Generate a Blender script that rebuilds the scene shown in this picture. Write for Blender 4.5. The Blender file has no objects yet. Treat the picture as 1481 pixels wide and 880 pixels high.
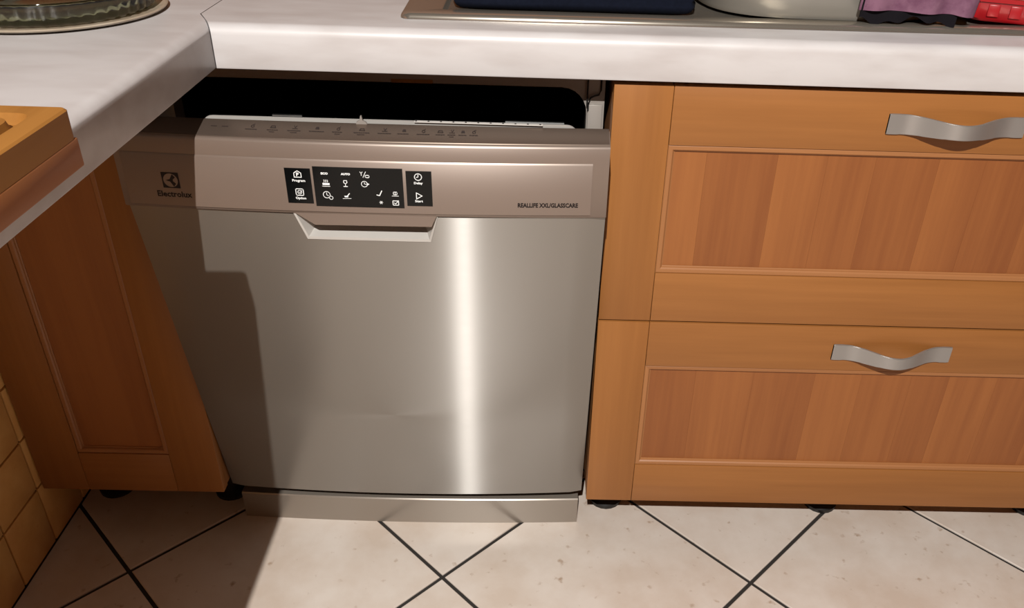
import bpy, bmesh, math, random
from mathutils import Vector, Matrix
random.seed(7)
PI = math.pi
S = bpy.context.scene
COL = S.collection

# ------------------------------------------------------------------ camera
cam_d = bpy.data.cameras.new('camera')
cam = bpy.data.objects.new('camera', cam_d); COL.objects.link(cam)
def cam_matrix(yaw, pitch, roll):
    return (Matrix.Rotation(yaw, 3, 'Z') @ Matrix.Rotation(-pitch, 3, 'X') @ Matrix.Rotation(roll, 3, 'Y')
            @ Matrix.Rotation(PI/2, 3, 'X'))
cam.matrix_world = Matrix.Translation((-0.08935, -1.05893, 1.11822)) @ cam_matrix(-0.023867, 0.551534, -0.036911).to_4x4()
cam_d.sensor_width = 36.0
cam_d.sensor_fit = 'HORIZONTAL'
cam_d.lens = 1240.07 / 1481.0 * 36.0
cam_d.shift_x = -61.33 / 1481.0
cam_d.shift_y = 17.82 / 1481.0
cam_d.clip_start = 0.02
S.camera = cam

# ------------------------------------------------------------------ world, lamp, exposure
w = bpy.data.worlds.new('world'); S.world = w; w.use_nodes = True
w.node_tree.nodes['Background'].inputs[0].default_value = (1.0, 0.86, 0.70, 1)
w.node_tree.nodes['Background'].inputs[1].default_value = 0.02
lamp_d = bpy.data.lights.new('ceiling_light', 'SPOT')
lamp_d.spot_size = math.radians(140); lamp_d.spot_blend = 0.25
lamp_d.energy = 465.0
lamp_d.color = (1.0, 0.96, 0.91)
lamp_d.shadow_soft_size = 0.010
lamp = bpy.data.objects.new('ceiling_light', lamp_d); COL.objects.link(lamp)
lamp.location = (-0.24, -2.10, 2.38)
lamp.rotation_euler = (math.radians(22), 0, 0)      # shade opens downwards, tipped a little to the worktop
vs = S.view_settings
vs.view_transform = 'Standard'; vs.look = 'None'; vs.gamma = 1.0; vs.use_curve_mapping = False
vs.exposure = 0.0

# ------------------------------------------------------------------ materials
def lin(c):
    def f(v):
        v /= 255.0
        return v/12.92 if v <= 0.04045 else ((v+0.055)/1.055)**2.4
    return (f(c[0]), f(c[1]), f(c[2]), 1.0)

def new_mat(name):
    m = bpy.data.materials.new(name); m.use_nodes = True
    nt = m.node_tree
    return m, nt, nt.nodes['Principled BSDF']

def plain(name, c, rough=0.5, metal=0.0, spec=0.5, var=0.06, scale=30.0, coat=0.0):
    m, nt, b = new_mat(name)
    tc = nt.nodes.new('ShaderNodeTexCoord'); nz = nt.nodes.new('ShaderNodeTexNoise')
    nz.inputs['Scale'].default_value = scale; nz.inputs['Detail'].default_value = 4
    nt.links.new(tc.outputs['Object'], nz.inputs['Vector'])
    mx = nt.nodes.new('ShaderNodeMix'); mx.data_type = 'RGBA'
    a = lin(c)
    mx.inputs[6].default_value = tuple(v*(1-var) for v in a[:3]) + (1,)
    mx.inputs[7].default_value = tuple(min(1, v*(1+var)) for v in a[:3]) + (1,)
    nt.links.new(nz.outputs['Fac'], mx.inputs[0]); nt.links.new(mx.outputs[2], b.inputs['Base Color'])
    b.inputs['Roughness'].default_value = rough; b.inputs['Metallic'].default_value = metal
    b.inputs['Specular IOR Level'].default_value = spec
    b.inputs['Coat Weight'].default_value = coat
    return m

def wood(name, c1, c2, axis, scale=1.0, rough=0.42, tone=0.0):
    """grain runs along axis; tone = strength of per-piece colour variation"""
    m, nt, b = new_mat(name)
    L = nt.links.new
    tc = nt.nodes.new('ShaderNodeTexCoord'); oi = nt.nodes.new('ShaderNodeObjectInfo')
    add = nt.nodes.new('ShaderNodeVectorMath'); add.operation = 'MULTIPLY_ADD'
    add.inputs[1].default_value = (7.3, 3.1, 5.7)
    L(oi.outputs['Random'], add.inputs[0]); L(tc.outputs['Object'], add.inputs[2])
    mp = nt.nodes.new('ShaderNodeMapping')
    s = [90*scale]*3; s[axis] = 3.0*scale
    mp.inputs['Scale'].default_value = s
    L(add.outputs[0], mp.inputs['Vector'])
    n1 = nt.nodes.new('ShaderNodeTexNoise'); n1.inputs['Scale'].default_value = 1.0
    n1.inputs['Detail'].default_value = 6; n1.inputs['Roughness'].default_value = 0.65
    L(mp.outputs[0], n1.inputs['Vector'])
    mp2 = nt.nodes.new('ShaderNodeMapping')
    s2 = [16*scale]*3; s2[axis] = 1.6*scale
    mp2.inputs['Scale'].default_value = s2
    L(add.outputs[0], mp2.inputs['Vector'])
    n2 = nt.nodes.new('ShaderNodeTexNoise'); n2.inputs['Scale'].default_value = 1.0; n2.inputs['Detail'].default_value = 3
    L(mp2.outputs[0], n2.inputs['Vector'])
    av = nt.nodes.new('ShaderNodeMath'); av.operation = 'MULTIPLY_ADD'; av.inputs[1].default_value = 0.45
    L(n1.outputs['Fac'], av.inputs[0]); 
    h = nt.nodes.new('ShaderNodeMath'); h.operation = 'MULTIPLY'; h.inputs[1].default_value = 0.55
    L(n2.outputs['Fac'], h.inputs[0]); L(h.outputs[0], av.inputs[2])
    t = nt.nodes.new('ShaderNodeMath'); t.operation = 'MULTIPLY_ADD'; t.inputs[1].default_value = tone
    sub = nt.nodes.new('ShaderNodeMath'); sub.operation = 'SUBTRACT'; sub.inputs[1].default_value = 0.5
    L(oi.outputs['Random'], sub.inputs[0]); L(sub.outputs[0], t.inputs[0]); L(av.outputs[0], t.inputs[2])
    cr = nt.nodes.new('ShaderNodeValToRGB')
    cr.color_ramp.elements[0].position = 0.28; cr.color_ramp.elements[0].color = lin(c1)
    cr.color_ramp.elements[1].position = 0.72; cr.color_ramp.elements[1].color = lin(c2)
    L(t.outputs[0], cr.inputs[0]); L(cr.outputs[0], b.inputs['Base Color'])
    bp = nt.nodes.new('ShaderNodeBump'); bp.inputs['Strength'].default_value = 0.06; bp.inputs['Distance'].default_value = 0.001
    L(n1.outputs['Fac'], bp.inputs['Height']); L(bp.outputs[0], b.inputs['Normal'])
    b.inputs['Roughness'].default_value = rough
    b.inputs['Specular IOR Level'].default_value = 0.35
    return m

def steel(name, c, rough, aniso, diff=0.3, brush=0.0, cd=None, iso=None):
    """satin metal: anisotropic glossy lobe (brushed along x) over a matt base"""
    m, nt, b = new_mat(name)
    L = nt.links.new
    out = nt.nodes['Material Output']; nt.nodes.remove(b)
    gl = nt.nodes.new('ShaderNodeBsdfAnisotropic'); gl.distribution = 'GGX'
    gl.inputs['Color'].default_value = lin(c); gl.inputs['Roughness'].default_value = rough
    gl.inputs['Anisotropy'].default_value = aniso; gl.inputs['Rotation'].default_value = 0.0
    df = nt.nodes.new('ShaderNodeBsdfDiffuse'); df.inputs['Color'].default_value = lin(cd or c)
    mx = nt.nodes.new('ShaderNodeMixShader'); mx.inputs[0].default_value = diff
    L(gl.outputs[0], mx.inputs[1]); L(df.outputs[0], mx.inputs[2]); L(mx.outputs[0], out.inputs['Surface'])
    if iso:                                   # second, tighter lobe: (share, roughness)
        g2 = nt.nodes.new('ShaderNodeBsdfAnisotropic'); g2.distribution = 'GGX'
        g2.inputs['Color'].default_value = lin(c); g2.inputs['Roughness'].default_value = iso[1]; g2.inputs['Anisotropy'].default_value = 0.3
        m2 = nt.nodes.new('ShaderNodeMixShader'); m2.inputs[0].default_value = iso[0]
        L(mx.outputs[0], m2.inputs[1]); L(g2.outputs[0], m2.inputs[2]); L(m2.outputs[0], out.inputs['Surface'])
    tg = nt.nodes.new('ShaderNodeTangent'); tg.direction_type = 'UV_MAP'; tg.uv_map = 'UVMap'
    L(tg.outputs[0], gl.inputs['Tangent'])
    if brush:
        tc = nt.nodes.new('ShaderNodeTexCoord'); mp = nt.nodes.new('ShaderNodeMapping')
        mp.inputs['Scale'].default_value = (4, 900, 900); L(tc.outputs['Object'], mp.inputs['Vector'])
        nz = nt.nodes.new('ShaderNodeTexNoise'); nz.inputs['Scale'].default_value = 1.0; nz.inputs['Detail'].default_value = 3
        L(mp.outputs[0], nz.inputs['Vector'])
        mr = nt.nodes.new('ShaderNodeMapRange'); mr.inputs[3].default_value = rough-brush; mr.inputs[4].default_value = rough+brush
        L(nz.outputs['Fac'], mr.inputs[0]); L(mr.outputs[0], gl.inputs['Roughness'])
    return m

def mottled(name, base, spots, rough=0.35, s1=9.0, s2=60.0, spec=0.5, speck=None, cover=0.35):
    """stone-like: large soft clouds plus fine specks"""
    m, nt, b = new_mat(name); L = nt.links.new
    tc = nt.nodes.new('ShaderNodeTexCoord'); oi = nt.nodes.new('ShaderNodeObjectInfo')
    add = nt.nodes.new('ShaderNodeVectorMath'); add.operation = 'MULTIPLY_ADD'; add.inputs[1].default_value = (9.1, 4.7, 6.3)
    L(oi.outputs['Random'], add.inputs[0]); L(tc.outputs['Object'], add.inputs[2])
    n1 = nt.nodes.new('ShaderNodeTexNoise'); n1.inputs['Scale'].default_value = s1; n1.inputs['Detail'].default_value = 6
    n1.inputs['Roughness'].default_value = 0.6
    n2 = nt.nodes.new('ShaderNodeTexNoise'); n2.inputs['Scale'].default_value = s2; n2.inputs['Detail'].default_value = 3
    L(add.outputs[0], n1.inputs['Vector']); L(add.outputs[0], n2.inputs['Vector'])
    cr = nt.nodes.new('ShaderNodeValToRGB')
    cr.color_ramp.elements[0].position = cover; cr.color_ramp.elements[0].color = lin(spots)
    cr.color_ramp.elements[1].position = 0.62; cr.color_ramp.elements[1].color = lin(base)
    L(n1.outputs['Fac'], cr.inputs[0])
    r2 = nt.nodes.new('ShaderNodeValToRGB')
    r2.color_ramp.elements[0].position = 0.66; r2.color_ramp.elements[0].color = (0, 0, 0, 1)
    r2.color_ramp.elements[1].position = 0.80; r2.color_ramp.elements[1].color = (1, 1, 1, 1)
    L(n2.outputs['Fac'], r2.inputs[0])
    mx = nt.nodes.new('ShaderNodeMix'); mx.data_type = 'RGBA'
    L(r2.outputs[0], mx.inputs[0]); L(cr.outputs[0], mx.inputs[6]); mx.inputs[7].default_value = lin(speck or spots)
    L(mx.outputs[2], b.inputs['Base Color'])
    b.inputs['Roughness'].default_value = rough; b.inputs['Specular IOR Level'].default_value = spec
    return m

def laminate(name):
    m, nt, b = new_mat(name); L = nt.links.new
    tc = nt.nodes.new('ShaderNodeTexCoord'); mp = nt.nodes.new('ShaderNodeMapping')
    mp.inputs['Scale'].default_value = (10, 26, 40); L(tc.outputs['Object'], mp.inputs['Vector'])
    n1 = nt.nodes.new('ShaderNodeTexNoise'); n1.inputs['Scale'].default_value = 1.0; n1.inputs['Detail'].default_value = 7
    L(mp.outputs[0], n1.inputs['Vector'])
    cr = nt.nodes.new('ShaderNodeValToRGB')
    cr.color_ramp.elements[0].position = 0.3; cr.color_ramp.elements[0].color = lin((176, 171, 170))
    cr.color_ramp.elements[1].position = 0.6; cr.color_ramp.elements[1].color = lin((188, 185, 185))
    L(n1.outputs['Fac'], cr.inputs[0]); L(cr.outputs[0], b.inputs['Base Color'])
    b.inputs['Roughness'].default_value = 0.38
    return m

M = dict(
    rail=wood('wood_rail', (128, 81, 39), (152, 100, 52), 0),
    stile=wood('wood_stile', (130, 82, 39), (152, 100, 51), 2),
    stave=wood('wood_stave', (122, 71, 37), (148, 93, 49), 2, tone=0.30),
    mould_h=wood('wood_moulding_h', (140, 92, 55), (158, 108, 66), 0),
    mould_v=wood('wood_moulding_v', (140, 92, 55), (158, 108, 66), 2),
    carcass=wood('wood_carcass', (138, 90, 52), (158, 108, 66), 2),
    board=wood('wood_board', (122, 78, 32), (156, 108, 52), 1, 0.7),
    board_low=wood('wood_board_lower', (148, 90, 46), (170, 110, 60), 1, 0.7),
    steel=steel('brushed_steel', (170, 168, 165), 0.46, 0.90, 0.80, 0.05, (122, 116, 108), (0.48, 0.28)),
    panel=steel('panel_silver', (146, 136, 129), 0.36, 0.3, 0.55, 0.0, (120, 105, 95)),
    band=steel('plinth_steel', (165, 158, 150), 0.30, 0.4, 0.50, 0.0, (135, 126, 116)),
    handle=steel('handle_metal', (160, 157, 154), 0.30, 0.3, 0.35),
    sink=steel('sink_steel', (180, 172, 160), 0.18, 0.2, 0.16),
    ledge=plain('silver_plastic', (180, 177, 172), 0.35, 0.2),
    frame=plain('tub_frame_grey', (140, 134, 128), 0.4, 0.2),
    tub=plain('tub_inside', (14, 15, 15), 0.3, 0.4),  # steel tub coloured near black, its unlit look put into the colour
    black=plain('black_plastic', (16, 15, 15), 0.5),
    gloss=plain('display_black', (5, 7, 8), 0.12, spec=0.25, var=0.02),
    print_w=plain('print_white', (225, 228, 228), 0.5),
    print_d=plain('print_dark', (26, 20, 20), 0.5, spec=0.2),
    print_t=plain('print_top', (40, 30, 28), 0.5),
    white=plain('white_plastic', (190, 187, 182), 0.4),
    counter=laminate('laminate'),
    tile=mottled('floor_tile', (205, 196, 187), (192, 178, 165), 0.28, 8, 55, speck=(158, 136, 116)),
    grout=plain('grout_dark', (38, 34, 31), 0.9, var=0.15),
    wtile=mottled('wall_tile', (226, 182, 112), (210, 160, 92), 0.4, 12, 70),
    wgrout=plain('wall_grout', (120, 92, 64), 0.9),
    wall=plain('wall_paint', (112, 70, 38), 0.9),
    ceil=plain('ceiling_paint', (96, 84, 70), 0.9),
    navy=plain('navy_cloth', (14, 18, 30), 0.95, spec=0.1, var=0.35, scale=180),
    grey=plain('grey_tub', (150, 146, 138), 0.35, 0.5, var=0.1, scale=12),
    mauve=mottled('mauve_cloth', (122, 88, 106), (98, 64, 84), 0.95, 40, 120, 0.1),
    darkc=plain('black_layer', (20, 18, 22), 0.95, spec=0.1),
    red=plain('red_plastic', (150, 16, 24), 0.35, var=0.08),
    green=plain('green_sponge', (20, 66, 38), 0.95, spec=0.1, var=0.25, scale=120),
    topstrip=steel('panel_top_strip', (120, 108, 98), 0.32, 0.2, 0.45, 0.0, (92, 80, 72)),
    plate=mottled('plate_glaze', (166, 154, 138), (148, 134, 114), 0.3, 20, 90),
    chrome=plain('chrome', (210, 214, 214), 0.18, 1.0),
)
def glass():
    m, nt, b = new_mat('smoky_glass')
    b.inputs['Base Color'].default_value = lin((178, 190, 172))
    b.inputs['Roughness'].default_value = 0.04; b.inputs['Transmission Weight'].default_value = 1.0
    b.inputs['IOR'].default_value = 1.5
    return m
M['glass'] = glass()

# ------------------------------------------------------------------ object helpers
WL = {}
def link(me, name, mat, parent=None, smooth=False, center=True, sharp=35):
    uv = me.uv_layers.new(name='UVMap')
    for p in me.polygons:
        for li in p.loop_indices:
            v = me.vertices[me.loops[li].vertex_index].co
            uv.data[li].uv = (v.x, v.z + 0.37*v.y)
    n = len(me.vertices)
    c = Vector((0, 0, 0))
    if center and n:
        lo = Vector([min(v.co[i] for v in me.vertices) for i in range(3)])
        hi = Vector([max(v.co[i] for v in me.vertices) for i in range(3)])
        c = (lo+hi)/2
        me.transform(Matrix.Translation(-c))
    if smooth:
        for p in me.polygons: p.use_smooth = True
        me.set_sharp_from_angle(angle=math.radians(sharp))
    o = bpy.data.objects.new(name, me); COL.objects.link(o)
    o.location = c; WL[o] = c
    if mat is not None: me.materials.append(M[mat])
    attach(o, parent)
    return o

def attach(o, parent):
    if parent is not None:
        o.parent = parent
        o.matrix_parent_inverse = Matrix.Translation(-WL[parent])

def bm_obj(name, bm, mat, parent=None, smooth=False, sharp=35):
    bmesh.ops.recalc_face_normals(bm, faces=bm.faces[:])
    me = bpy.data.meshes.new(name); bm.to_mesh(me); bm.free()
    return link(me, name, mat, parent, smooth, True, sharp)

def root(name, loc):
    o = bpy.data.objects.new(name, None); COL.objects.link(o); o.location = loc
    o.empty_display_size = 0.05; WL[o] = Vector(loc)
    return o

def tag(o, label, cat, group=None):
    o['label'] = label; o['category'] = cat
    if group: o['group'] = group
    return o
def struct(o, label=None):
    o['kind'] = 'structure'
    if label: o['label'] = label
    return o

def bm_box(bm, x0, x1, y0, y1, z0, z1, bev=0.0, seg=2):
    r = bmesh.ops.create_cube(bm, size=1.0)
    vs_ = r['verts']
    for v in vs_:
        v.co = Vector(((x0+x1)/2 + v.co.x*(x1-x0), (y0+y1)/2 + v.co.y*(y1-y0), (z0+z1)/2 + v.co.z*(z1-z0)))
    if bev:
        es = list({e for v in vs_ for e in v.link_edges})
        bmesh.ops.bevel(bm, geom=es, offset=bev, segments=seg, affect='EDGES', profile=0.5)

def box(name, b, mat, parent=None, bev=0.0, seg=2, smooth=True):
    bm = bmesh.new(); bm_box(bm, *b, bev=bev, seg=seg)
    return bm_obj(name, bm, mat, parent, smooth=smooth and bev > 0)

def prism(bm, poly, z0, z1):
    """poly in xy, counter-clockwise; extruded along z"""
    lo = [bm.verts.new((x, y, z0)) for x, y in poly]; hi = [bm.verts.new((x, y, z1)) for x, y in poly]
    bm.faces.new(lo[::-1]); bm.faces.new(hi)
    n = len(poly)
    for i in range(n): bm.faces.new((lo[i], lo[(i+1) % n], hi[(i+1) % n], hi[i]))
    return lo, hi

def lathe(bm, prof, c, seg=48):
    """prof: list of (r,z)"""
    rings = []
    for r, z in prof:
        if r < 1e-6: rings.append([bm.verts.new((c[0], c[1], c[2]+z))])
        else: rings.append([bm.verts.new((c[0]+r*math.cos(2*PI*k/seg), c[1]+r*math.sin(2*PI*k/seg), c[2]+z)) for k in range(seg)])
    for a, b in zip(rings, rings[1:]):
        for k in range(seg):
            k2 = (k+1) % seg
            if len(a) == 1: bm.faces.new((a[0], b[k], b[k2]))
            elif len(b) == 1: bm.faces.new((a[k], a[k2], b[0]))
            else: bm.faces.new((a[k], a[k2], b[k2], b[k]))

def tube(bm, pts, r, seg=8):
    pts = [Vector(p) for p in pts]; rings = []
    for i, p in enumerate(pts):
        d = (pts[min(i+1, len(pts)-1)] - pts[max(i-1, 0)]).normalized()
        up = Vector((0, 0, 1)) if abs(d.z) < 0.9 else Vector((1, 0, 0))
        a = d.cross(up).normalized(); b = d.cross(a)
        rings.append([bm.verts.new(p + r*(math.cos(2*PI*k/seg)*a + math.sin(2*PI*k/seg)*b)) for k in range(seg)])
    for A, B in zip(rings, rings[1:]):
        for k in range(seg): bm.faces.new((A[k], A[(k+1) % seg], B[(k+1) % seg], B[k]))
    bm.faces.new(rings[0]); bm.faces.new(rings[-1][::-1])

def clip(poly, a, b, c):
    """keep a*x+b*y<=c"""
    out = []
    for i in range(len(poly)):
        p, q = poly[i], poly[(i+1) % len(poly)]
        dp, dq = a*p[0]+b*p[1]-c, a*q[0]+b*q[1]-c
        if dp <= 0: out.append(p)
        if dp*dq < 0:
            t = dp/(dp-dq); out.append((p[0]+t*(q[0]-p[0]), p[1]+t*(q[1]-p[1])))
    return out

# ------------------------------------------------------------------ room
RX0, RX1, RY0, RY1, RZ = -1.95, 2.1, -3.1, 0.62, 2.60
floor = struct(box('floor', (RX0, RX1, RY0, RY1, -0.06, -0.003), 'grout'), 'dark grout bed under the diagonal cream floor tiles')
TS, TA, TX, TY, GAP = 0.3644, 0.78748, -0.2357, -0.0745, 0.0066
e1 = (math.cos(TA), -math.sin(TA)); e2 = (math.cos(TA), math.sin(TA))
def tile_mesh(poly):
    bm = bmesh.new()
    cx = sum(p[0] for p in poly)/len(poly); cy = sum(p[1] for p in poly)/len(poly)
    inner = [(x+(cx-x)*0.006, y+(cy-y)*0.006) for x, y in poly]
    n = len(poly)
    lo = [bm.verts.new((x, y, -0.004)) for x, y in poly]
    mid = [bm.verts.new((x, y, -0.001)) for x, y in poly]
    top = [bm.verts.new((x, y, 0.0)) for x, y in inner]
    bm.faces.new(top)
    for i in range(n):
        j = (i+1) % n
        bm.faces.new((lo[i], lo[j], mid[j], mid[i])); bm.faces.new((mid[i], mid[j], top[j], top[i]))
    return bm
FX0, FX1, FY0, FY1 = -0.897, 2.08, -3.08, 0.6
shared = None
for i in range(-14, 15):
    for j in range(-14, 15):
        ox, oy = TX + TS*(i*e1[0]+j*e2[0]), TY + TS*(i*e1[1]+j*e2[1])
        a, b = GAP/TS/2, 1-GAP/TS/2
        poly = [(ox+TS*(u*e1[0]+v*e2[0]), oy+TS*(u*e1[1]+v*e2[1])) for u, v in ((a, a), (b, a), (b, b), (a, b))]
        full = all(FX0 <= x <= FX1 and FY0 <= y <= FY1 for x, y in poly)
        if full:
            if shared is None:
                o = bm_obj('floor_tile', tile_mesh(poly), 'tile', floor); shared = o
                base = (ox, oy, o.location.copy())
            else:
                o = bpy.data.objects.new('floor_tile', shared.data); COL.objects.link(o)
                o.location = base[2] + Vector((ox-base[0], oy-base[1], 0)); WL[o] = o.location.copy(); attach(o, floor)
        else:
            for cl in ((-1, 0, -FX0), (1, 0, FX1), (0, -1, -FY0), (0, 1, FY1)):
                poly = clip(poly, *cl)
                if len(poly) < 3: break
            if len(poly) >= 3:
                ar = abs(sum(poly[k][0]*poly[(k+1) % len(poly)][1]-poly[(k+1) % len(poly)][0]*poly[k][1] for k in range(len(poly))))/2
                if ar > 4e-4: bm_obj('floor_tile', tile_mesh(poly), 'tile', floor)
struct(box('wall_back', (RX0, RX1, RY1, RY1+0.1, 0, RZ), 'wall'))
struct(box('wall_front', (RX0, RX1, RY0-0.1, RY0, 0, RZ), 'wall'))
struct(box('wall_right', (RX1, RX1+0.1, RY0, RY1, 0, RZ), 'wall'))
struct(box('wall_outer_left', (RX0-0.1, RX0, RY0, RY1, 0, RZ), 'wall'))
struct(box('ceiling', (RX0, RX1, RY0, RY1, RZ, RZ+0.08), 'ceil'))

# tiled half wall under the overhanging worktop on the left
WX = -0.8976
wl = struct(box('wall_left', (-1.26, WX-0.004, -1.20, RY1-0.002, 0.0, 0.815), 'wgrout'), 'tiled half wall carrying the overhanging worktop')
zs = [0.001, 0.1175, 0.2155, 0.3155, 0.4155, 0.5155, 0.6155, 0.7155, 0.8135]
tm = {}
for iz in range(8):
    for iy in range(-12, 6):
        y0 = -0.0115 + iy*0.1; y1 = y0+0.1; z0, z1 = zs[iz], zs[iz+1]
        y1 = min(y1, 0.6)
        if y0 < -1.19: continue
        g = 0.0016
        key = (round(y1-y0, 4), round(z1-z0, 4))
        if key in tm:
            o = bpy.data.objects.new('wall_tile', tm[key].data); COL.objects.link(o)
            o.location = (WX-0.004, (y0+y1)/2, (z0+z1)/2); WL[o] = o.location.copy(); attach(o, wl)
        else:
            tm[key] = box('wall_tile', (WX-0.008, WX, y0+g, y1-g, z0+g, z1-g), 'wtile', wl, bev=0.0015, seg=2)

# ------------------------------------------------------------------ worktops
CZ0, CZ1, YC, XC = 0.8155, 0.8690, -0.012, -0.4865
def worktop(name, poly, front, label, chamf):
    bm = bmesh.new(); lo, hi = prism(bm, poly, CZ0, CZ1)
    a, b = front
    e = bm.edges.get((hi[a], hi[b]))
    bmesh.ops.bevel(bm, geom=[e], offset=0.013, segments=6, affect='EDGES', profile=0.5)
    e2_ = [x for x in bm.edges if all(abs(v.co.z-CZ0) < 1e-5 for v in x.verts) and
           all(abs(v.co.x-lo_pos[a][0])+abs(v.co.y-lo_pos[a][1]) < 1e-4 or abs(v.co.x-lo_pos[b][0])+abs(v.co.y-lo_pos[b][1]) < 1e-4 for v in x.verts)]
    if e2_: bmesh.ops.bevel(bm, geom=e2_, offset=0.002, segments=2, affect='EDGES', profile=0.5)
    o = bm_obj(name, bm, 'counter', None, True, 30)
    return tag(o, label, 'worktop')
g = 0.0012
SX, SY = -0.5125, 0.036
lo_pos = [(-1.30, -1.25), (XC, -1.25), (XC, YC), (SX, SY), (SX, 0.615), (-1.30, 0.615)]
worktop('worktop', lo_pos, (1, 2), 'pale laminate worktop arm on the left, carrying the wooden board and glass dish', 0)
lo_pos = [(XC+g, YC), (1.10, YC), (1.10, 0.615), (SX+g, 0.615), (SX+g, SY+g*0.5)]
worktop('worktop', lo_pos, (0, 1), 'long pale laminate worktop holding the sink, above dishwasher and drawers', 0)

# ------------------------------------------------------------------ framed fronts
def framed_front(parent, x0, x1, z0, z1, staves, stile=0.0752, rt=0.0775, rb=0.0785, y=0.0):
    """parent: mesh part; adds stiles, rails, mouldings, staves as sub-parts"""
    th = 0.019; bv = 0.0009; j = 0.0003
    box('stile', (x0, x0+stile-j, y, y+th, z0, z1), 'stile', parent, bv)
    box('stile', (x1-stile+j, x1, y, y+th, z0, z1), 'stile', parent, bv)
    box('rail', (x0+stile+j, x1-stile-j, y, y+th, z1-rt, z1), 'rail', parent, bv)
    box('rail', (x0+stile+j, x1-stile-j, y, y+th, z0, z0+rb), 'rail', parent, bv)
    ix0, ix1, iz0, iz1 = x0+stile+j, x1-stile-j, z0+rb+j, z1-rt-j
    mw = 0.0098
    prof = [(0, 0.0022), (0.0012, 0.0014), (0.0060, 0.0016), (0.0078, 0.0034), (0.0084, 0.0056), (mw, 0.0062), (mw, 0.016), (0, 0.016)]
    def mould(axis, a0, a1, base, sgn):
        bm = bmesh.new(); A = []; B = []
        for d, dy in prof:
            m0 = a0 + d; m1 = a1 - d            # mitred ends
            if axis == 0:
                A.append(bm.verts.new((m0, y+dy, base+sgn*d))); B.append(bm.verts.new((m1, y+dy, base+sgn*d)))
            else:
                A.append(bm.verts.new((base+sgn*d, y+dy, m0))); B.append(bm.verts.new((base+sgn*d, y+dy, m1)))
        n = len(prof)
        bm.faces.new(A); bm.faces.new(B[::-1])
        for k in range(n): bm.faces.new((A[k], B[k], B[(k+1) % n], A[(k+1) % n]))
        bm_obj('moulding', bm, 'mould_h' if axis == 0 else 'mould_v', parent)
    mould(0, ix0, ix1, iz1, -1); mould(0, ix0, ix1, iz0, 1)
    mould(2, iz0, iz1, ix0, 1); mould(2, iz0, iz1, ix1, -1)
    px0, px1 = ix0+mw-0.0005, ix1-mw+0.0005
    cuts = [px0] + [c for c in staves if px0+0.01 < c < px1-0.01] + [px1]
    for a, b in zip(cuts, cuts[1:]):
        box('panel_stave', (a+0.00008, b-0.00008, y+0.0075, y+0.0155, iz0+mw-0.0005, iz1-mw+0.0005), 'stave', parent)

def bow_handle(parent, xc, zc, half=0.0885, hh=0.0131, y=0.0):
    bm = bmesh.new(); n = 40; A = []
    for k in range(n+1):
        t = -1 + 2*k/n
        x = xc + half*t
        a = max(0.0, 1-abs(t/0.80)); s = a*a*(3-2*a)
        out = 0.0035 + 0.029*s
        th = 0.0034
        h0 = hh*(1-0.26*s)
        A.append([bm.verts.new((x, y-out, zc+h0)), bm.verts.new((x, y-out, zc-h0)),
                  bm.verts.new((x, y-out+th, zc-h0)), bm.verts.new((x, y-out+th, zc+h0))])
    for p, q in zip(A, A[1:]):
        for k in range(4): bm.faces.new((p[k], q[k], q[(k+1) % 4], p[(k+1) % 4]))
    bm.faces.new(A[0]); bm.faces.new(A[-1][::-1])
    es = [e for e in bm.edges if abs((e.verts[0].co-e.verts[1].co).x) > 1e-4]
    bmesh.ops.bevel(bm, geom=es, offset=0.0007, segments=2, affect='EDGES')
    o = bm_obj('handle', bm, 'handle', parent, True, 40)
    o['label'] = 'satin metal bow handle'

def cab_leg(parent, x, y):
    bm = bmesh.new()
    lathe(bm, [(0.0, 0.0), (0.030, 0.0), (0.031, 0.008), (0.020, 0.014), (0.018, 0.075), (0.028, 0.082), (0.030, 0.107), (0.0, 0.107)], (x, y, 0.0), 20)
    bm_obj('leg', bm, 'black', parent, True)

# drawer cabinet
CW = 0.880
cab = tag(root('drawer_cabinet', (CW/2, 0.28, 0)), 'orange-brown wooden cabinet with two framed drawers, right of the dishwasher', 'cabinet')
bm = bmesh.new()
bm_box(bm, 0.0, 0.017, 0.0215, 0.56, 0.1085, 0.802); bm_box(bm, CW-0.017, CW, 0.0215, 0.56, 0.1085, 0.802)
bm_box(bm, 0.017, CW-0.017, 0.0215, 0.56, 0.1085, 0.1255); bm_box(bm, 0.017, CW-0.017, 0.552, 0.56, 0.1255, 0.802)
bm_box(bm, 0.017, CW-0.017, 0.0215, 0.12, 0.785, 0.802)
bm_obj('carcass', bm, 'carcass', cab)
d = box('drawer', (0.03, CW-0.03, 0.0192, 0.52, 0.53, 0.77), 'carcass', cab)
d['label'] = 'upper drawer'
framed_front(d, 0.0, CW, 0.4632, 0.8080, [0.128, 0.222, 0.288, 0.352, 0.436, 0.498, 0.575, 0.640, 0.71, 0.75])
bow_handle(d, 0.440, 0.7680)
d = box('drawer', (0.03, CW-0.03, 0.0192, 0.52, 0.14, 0.42), 'carcass', cab)
d['label'] = 'lower drawer'
framed_front(d, 0.0, CW, 0.1085, 0.4600, [0.155, 0.244, 0.338, 0.41, 0.487, 0.545, 0.62, 0.70])
bow_handle(d, 0.440, 0.4172)
for x in (0.045, 0.445, 0.835): cab_leg(cab, x, 0.120)
for x in (0.035, 0.845): cab_leg(cab, x, 0.50)

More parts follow.
